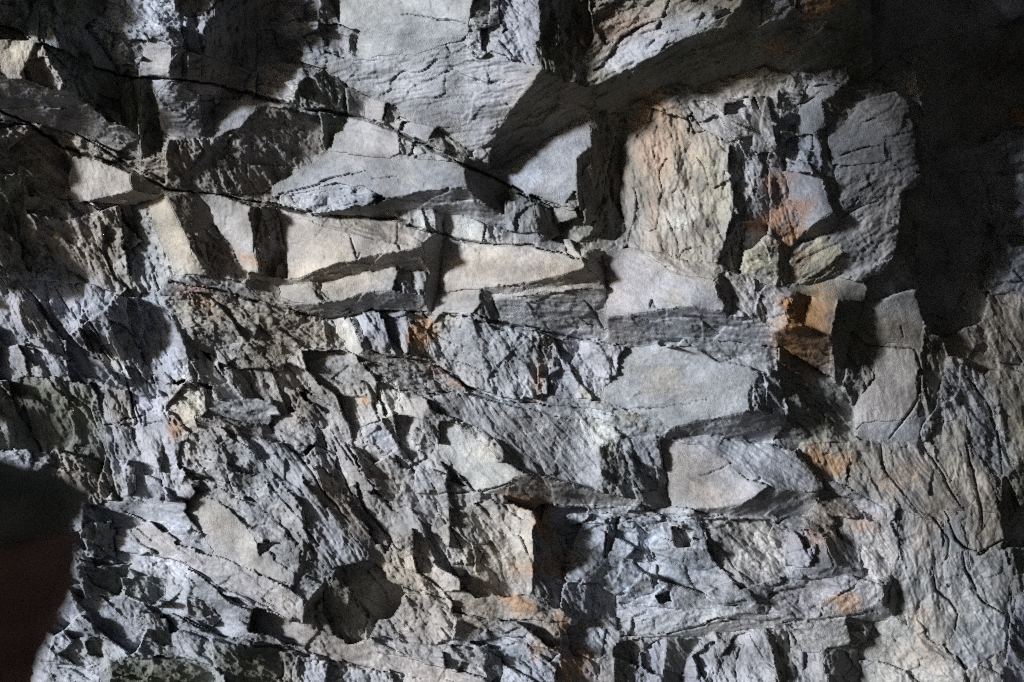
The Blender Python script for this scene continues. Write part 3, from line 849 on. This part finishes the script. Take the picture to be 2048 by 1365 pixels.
# open joints and cracks
for line in CRACKS.strip().splitlines():
    line = line.strip()
    if not line: continue
    hd, pts = line.split(':'); wd, dp = map(float, hd.split())
    P = np.array([tuple(map(float, q.split(','))) for q in pts.split()])
    lo = P.min(0) - 20; hi = P.max(0) + 20
    i0 = int(max(0, (lo[0] - X0) // STEP)); i1 = int(min(NX, (hi[0] - X0) // STEP)); j0 = int(max(0, (lo[1] - Y0) // STEP)); j1 = int(min(NY, (hi[1] - Y0) // STEP))
    x = wx[j0:j1, i0:i1]; y = wy[j0:j1, i0:i1]; best = np.full(x.shape, 1e9, np.float32)
    for i in range(len(P) - 1):
        d = P[i + 1] - P[i]; L2 = (d * d).sum() + 1e-6
        t = np.clip(((x - P[i, 0]) * d[0] + (y - P[i, 1]) * d[1]) / L2, 0, 1)
        tw = np.minimum(1, .35 + 2.5 * np.minimum((t + i) / (len(P) - 1), 1 - (t + i) / (len(P) - 1)))
        best = np.minimum(best, np.hypot(x - P[i, 0] - t * d[0], y - P[i, 1] - t * d[1]) / tw)
    wv = wd * (1 + .6 * vnoise(GX[j0:j1, i0:i1] / 18, GY[j0:j1, i0:i1] / 18, 131))
    H[j0:j1, i0:i1] -= dp * np.clip(1.25 - best / np.maximum(wv, .6), 0, 1)

# ------------------------------------------------------------------ mineral tint and stains, with shade put into the tint of hollows and dark faces
fc = np.array([COL[f['col']] for f in F]); fc = fc * (1 + .06 * rng.uniform(-1, 1, (NF, 1))) * (1 + .025 * rng.uniform(-1, 1, (NF, 3)))
C = fc[LAB].astype(np.float32)
def blur(a, r):
    for ax in (0, 1):
        c = np.cumsum(np.pad(a, [(r + 1, r) if i == ax else (0, 0) for i in range(3)], 'edge'), ax, dtype=np.float64)
        n = a.shape[ax]; a = (np.take(c, np.arange(2 * r + 1, 2 * r + 1 + n), ax) - np.take(c, np.arange(n), ax)) / (2 * r + 1)
    return a.astype(np.float32)
C = .5 * blur(blur(C, 6), 5) + .5 * blur(C, 14)
n1 = fbm(GX / 150, GY / 150, 141, 4); n2 = fbm(GX / 45, GY / 45, 151, 4, .6); n3 = fbm(U_ / 60, V_ / 8, 161, 3)
def mix(C, col, m):
    m = np.clip(m, 0, 1)[..., None]
    return C * (1 - m) + np.array(col, np.float32) * m
C = mix(C, (.28, .25, .215), .28 * np.clip(n1 * 1.2 + .1, 0, 1))
C = mix(C, (.26, .275, .31), .45 * np.clip(-n1 * 1.2 + .1, 0, 1))
n4 = fbm(GX / 6, GY / 6, 191, 2, .8); n5 = fbm(GX / 75, GY / 60, 195, 4, .6)
vein = np.clip(1 - np.abs(fbm(U_ / 95, V_ / 60, 197, 4, .55)) / .022, 0, 1) * np.clip(n5 * 2.2, 0, 1)
C = mix(C, (.50, .50, .49), .45 * vein)
C = C * (1 + .24 * n2 + .16 * n5 + .08 * n4 + per({'s': .03, 'm': .07, 'r': .10, 'f': .14, 'c': .10}) * n3)[..., None]
for line in STAINS.strip().splitlines():
    p = line.split()
    if not p: continue
    x, y, rx, ry, a, st = map(float, p[:6]); a = math.radians(a)
    u = (GX - x) * math.cos(a) + (GY - y) * math.sin(a); v = -(GX - x) * math.sin(a) + (GY - y) * math.cos(a)
    d = np.sqrt((u / rx) ** 2 + (v / ry) ** 2)
    C = mix(C, COL[p[6]], .95 * st * np.clip(1.25 - d * .9 + .5 * n2 + .35 * n3, 0, 1) ** 1.3)
C = np.clip(C, .02, .8)

# ------------------------------------------------------------------ rock material
def rock_material():
    m = bpy.data.materials.new('rock'); m.use_nodes = True; nt = m.node_tree; N = nt.nodes; L = nt.links
    bs = N['Principled BSDF']
    at = N.new('ShaderNodeAttribute'); at.attribute_name = 'stone_tint'
    tc = N.new('ShaderNodeTexCoord')
    n = N.new('ShaderNodeTexNoise'); n.inputs['Scale'].default_value = 95; n.inputs['Detail'].default_value = 5; n.inputs['Roughness'].default_value = .7
    L.new(tc.outputs['Object'], n.inputs['Vector'])
    r = N.new('ShaderNodeMapRange'); r.inputs[1].default_value = .3; r.inputs[2].default_value = .7; r.inputs[3].default_value = .78; r.inputs[4].default_value = 1.22
    L.new(n.outputs['Fac'], r.inputs[0])
    v = N.new('ShaderNodeVectorMath'); v.operation = 'SCALE'; L.new(at.outputs['Color'], v.inputs[0]); L.new(r.outputs[0], v.inputs['Scale'])
    L.new(v.outputs[0], bs.inputs['Base Color'])
    n2 = N.new('ShaderNodeTexNoise'); n2.inputs['Scale'].default_value = 210; n2.inputs['Detail'].default_value = 4; n2.inputs['Roughness'].default_value = .65
    L.new(tc.outputs['Object'], n2.inputs['Vector'])
    b = N.new('ShaderNodeBump'); b.inputs['Distance'].default_value = .006
    n3 = N.new('ShaderNodeTexNoise'); n3.inputs['Scale'].default_value = 5; n3.inputs['Detail'].default_value = 4
    L.new(tc.outputs['Object'], n3.inputs['Vector'])
    r3 = N.new('ShaderNodeMapRange'); r3.inputs[1].default_value = .35; r3.inputs[2].default_value = .65; r3.inputs[3].default_value = .12; r3.inputs[4].default_value = .95
    L.new(n3.outputs['Fac'], r3.inputs[0]); L.new(r3.outputs[0], b.inputs['Strength'])
    L.new(n2.outputs['Fac'], b.inputs['Height']); L.new(b.outputs[0], bs.inputs['Normal'])
    r2 = N.new('ShaderNodeMapRange'); r2.inputs[3].default_value = .48; r2.inputs[4].default_value = .75; L.new(n.outputs['Fac'], r2.inputs[0])
    L.new(r2.outputs[0], bs.inputs['Roughness']); bs.inputs['Specular IOR Level'].default_value = .5
    return m
ROCK = rock_material()

# ------------------------------------------------------------------ one mesh per facet, each with thickness behind its outline
DEP = (D0 - PX * H)
PXW = np.stack([(GX - 1024) / FPX * DEP, DEP, CZ - (GY - 682.5) / FPX * DEP], -1).reshape(-1, 3).astype(np.float32)
BACK = .55
DB = DEP + BACK
PBK = np.stack([(GX - 1024) / FPX * DB, DB, CZ - (GY - 682.5) / FPX * DB], -1).reshape(-1, 3).astype(np.float32)
CV = C.reshape(-1, 3)
cl = LAB[:-1, :-1]
order = np.argsort(cl.ravel(), kind='stable'); bounds = np.searchsorted(cl.ravel()[order], np.arange(NF + 1))
NXC = NX - 1
def facet_mesh(k, name):
    ids = order[bounds[k]:bounds[k + 1]]
    if len(ids) < 12: return None
    j = ids // NXC; i = ids % NXC
    v00 = j * NX + i; v01 = v00 + 1; v10 = v00 + NX; v11 = v10 + 1
    quads = np.stack([v00, v10, v11, v01], 1)
    e = np.concatenate([quads[:, [0, 1]], quads[:, [1, 2]], quads[:, [2, 3]], quads[:, [3, 0]]])
    key = e[:, 0].astype(np.int64) * 4000000 + e[:, 1]; rev = e[:, 1].astype(np.int64) * 4000000 + e[:, 0]
    be = e[~np.isin(key, rev)]
    vs, inv = np.unique(quads, return_inverse=True); inv = inv.reshape(-1, 4)
    bv = np.unique(be); nb = len(vs)
    fi = np.searchsorted(vs, be); bi = nb + np.searchsorted(bv, be)
    sk = np.stack([fi[:, 1], fi[:, 0], bi[:, 0], bi[:, 1]], 1)
    faces = np.concatenate([inv, sk]).astype(np.int32); co = np.concatenate([PXW[vs], PBK[bv]])
    colr = np.concatenate([CV[vs], CV[bv]])
    me = bpy.data.meshes.new(name)
    me.vertices.add(len(co)); me.vertices.foreach_set('co', co.ravel())
    me.loops.add(faces.size); me.loops.foreach_set('vertex_index', faces.ravel())
    me.polygons.add(len(faces)); me.polygons.foreach_set('loop_start', np.arange(0, faces.size, 4, dtype=np.int32))
    me.update(calc_edges=True)
    at = me.attributes.new('stone_tint', 'FLOAT_COLOR', 'POINT')
    at.data.foreach_set('color', np.concatenate([colr, np.ones((len(colr), 1), np.float32)], 1).astype(np.float32).ravel())
    me.materials.append(ROCK)
    return me
groups = {}
for k, f in enumerate(F): groups.setdefault(f['id'], []).append(k)
for gid, ks in groups.items():
    good = []
    for k in ks:
        nm = F[k]['part'] if gid != '0' else 'rock'
        me = facet_mesh(k, nm)
        if me: good.append((nm, me, cnt[k]))
    if not good: continue
    if gid == '0':
        root = bpy.data.objects.new('rock_wall', None); root['kind'] = 'structure'
    else:
        nm, label, cat, grp = THINGS[gid]
        root = bpy.data.objects.new(nm, None); root['label'] = label; root['category'] = cat; root['group'] = grp; root['kind'] = 'thing'
    c0 = np.mean([np.mean(np.array([v.co for v in me.vertices[:40]]), 0) for _, me, _ in good], 0)
    c0 = Vector([float(t) for t in c0]) if gid != '0' else Vector((0, D0, 0))
    root.location = c0; sc.collection.objects.link(root)
    for nm, me, _ in good:
        me.transform(__import__('mathutils').Matrix.Translation(-c0))
        ob = bpy.data.objects.new(nm, me); ob.parent = root; sc.collection.objects.link(ob)

# ------------------------------------------------------------------ unseen rest of the cave; ceiling and walls added to block sky, open left
def plain_rock(name, col, sc_):
    m = bpy.data.materials.new(name); m.use_nodes = True; nt = m.node_tree; bs = nt.nodes['Principled BSDF']
    n = nt.nodes.new('ShaderNodeTexNoise'); n.inputs['Scale'].default_value = sc_; n.inputs['Detail'].default_value = 8
    tc = nt.nodes.new('ShaderNodeTexCoord'); nt.links.new(tc.outputs['Object'], n.inputs['Vector'])
    r = nt.nodes.new('ShaderNodeValToRGB'); r.color_ramp.elements[0].position = .35; r.color_ramp.elements[1].position = .7
    r.color_ramp.elements[0].color = (*[c * .6 for c in col], 1); r.color_ramp.elements[1].color = (*[c * 1.25 for c in col], 1)
    nt.links.new(n.outputs['Fac'], r.inputs[0]); nt.links.new(r.outputs[0], bs.inputs['Base Color'])
    b = nt.nodes.new('ShaderNodeBump'); b.inputs['Strength'].default_value = .8; b.inputs['Distance'].default_value = .03
    nt.links.new(n.outputs['Fac'], b.inputs['Height']); nt.links.new(b.outputs[0], bs.inputs['Normal']); bs.inputs['Roughness'].default_value = .9
    return m
def sheet(name, o, du, dv, nu, nv, amp, mat, seed):
    o = np.array(o, float); du = np.array(du, float); dv = np.array(dv, float)
    u, v = np.meshgrid(np.linspace(0, 1, nu), np.linspace(0, 1, nv))
    n = np.cross(du, dv); n = n / np.linalg.norm(n)
    a = u * np.linalg.norm(du); b = v * np.linalg.norm(dv)
    d = amp * (fbm(a / 1.6, b / 1.1, seed, 4, .55))
    cx, cy, dx, dy, gap = cells(a / .8, b / .45, seed + 40)
    d = d + amp * 1.1 * (_h(cx, cy, seed + 1) * dx + _h(cx, cy, seed + 2) * dy)
    co = o + u[..., None] * du + v[..., None] * dv + d[..., None] * n
    idx = np.arange(nu * nv).reshape(nv, nu)
    q = np.stack([idx[:-1, :-1], idx[:-1, 1:], idx[1:, 1:], idx[1:, :-1]], -1).reshape(-1, 4)
    me = bpy.data.meshes.new(name); me.from_pydata(co.reshape(-1, 3).tolist(), [], q.tolist()); me.materials.append(mat)
    ob = bpy.data.objects.new(name, me); ob['kind'] = 'structure'; sc.collection.objects.link(ob)
    return ob
CAVE = plain_rock('cave_rock', (.17, .17, .175), 6)
SOIL = plain_rock('cave_soil', (.10, .09, .08), 3)
sheet('cave_floor', (-60, -60, 0), (120, 0, 0), (0, 66, 0), 90, 60, .04, SOIL, 301)
sheet('unseen_ceiling', (-3.6, 5.2, 4.8), (7.4, 0, -.2), (0, -10.4, .1), 70, 90, .12, CAVE, 311)
sheet('unseen_side_wall', (3.3, 5.2, -.1), (0, -10.5, 0), (0, 0, 5.0), 80, 40, .14, CAVE, 331)
sheet('unseen_back_wall', (3.6, -5.0, -.1), (-4.6, 0, 0), (0, 0, 5.0), 40, 40, .14, CAVE, 341)
# unseen left wall added to cut daylight and dim the right; mouth between halves
sheet('unseen_side_wall', (-3.4, -5.2, -.1), (0, 5.0, 0), (0, 1.35, 5.0), 50, 40, .12, CAVE, 351)
sheet('unseen_side_wall', (-3.4, 3.95, -.1), (0, 1.3, 0), (0, 0, 5.0), 14, 40, .06, CAVE, 361)

# ------------------------------------------------------------------ the post close to the lens, far out of focus
def loft(name, rings, mat, parent, seed, fold):
    """rings: (z, centre x, centre y, radius); closed top and bottom"""
    n = 40; co = []; fa = []
    for k, (z, x, y, r) in enumerate(rings):
        for i in range(n):
            t = 2 * math.pi * i / n
            w = 1 + fold * math.sin(5 * t + z * 60) * .3 + fold * math.sin(z * 420 + 2 * math.sin(t * 2 + seed))
            co.append((x + r * w * math.cos(t), y + r * w * math.sin(t), z))
    for k in range(len(rings) - 1):
        for i in range(n):
            a = k * n + i; b = k * n + (i + 1) % n
            fa.append((a, b, b + n, a + n))
    fa.append(tuple(range(n))[::-1]); fa.append(tuple((len(rings) - 1) * n + i for i in range(n)))
    me = bpy.data.meshes.new(name); me.from_pydata(co, [], fa); me.materials.append(mat)
    for p in me.polygons: p.use_smooth = True
    ob = bpy.data.objects.new(name, me); ob.parent = parent; sc.collection.objects.link(ob)
    return ob
YP = .72
def at(px, py, y=YP): return ((px - 1024) / FPX * y, CZ - (py - 682.5) / FPX * y)
RED = plain_rock('dark_red_wood', (.30, .175, .15), 22); GREY = plain_rock('dark_grey_cover', (.25, .24, .215), 18)
pr = bpy.data.objects.new('blurred_post', None); sc.collection.objects.link(pr)
pr['label'] = 'out of focus dark red-brown post with a dark grey top, close to the camera'; pr['category'] = 'post'; pr['kind'] = 'thing'
pr.location = (at(-90, 0)[0], YP, 0)
def rings(prof, cxp):
    out = []
    for (py, ex) in prof:
        x, z = at(ex, py); xc = at(cxp, 0)[0]
        out.append((z, xc - pr.location[0], 0, x - xc))
    return out[::-1]
def dense(prof, n=46):
    p = np.array(prof, float); t = np.linspace(0, 1, n); s = np.linspace(0, 1, len(p))
    return list(zip(np.interp(t, s, p[:, 0]), np.interp(t, s, p[:, 1])))
loft('post', [(0.0, 0, 0, .045)] + rings(dense([(1062, 128), (1120, 136), (1200, 130), (1260, 102), (1330, 66), (1420, 40), (1560, 20)]), -90), RED, pr, 1, .012)
loft('cover', rings(dense([(905, -70), (918, -10), (935, 30), (960, 95), (982, 140), (1002, 154), (1030, 154), (1052, 138), (1066, 110)]), -90), GREY, pr, 2, .02)

print('script', round(time.time() - T0, 1), 's, facets', NF)
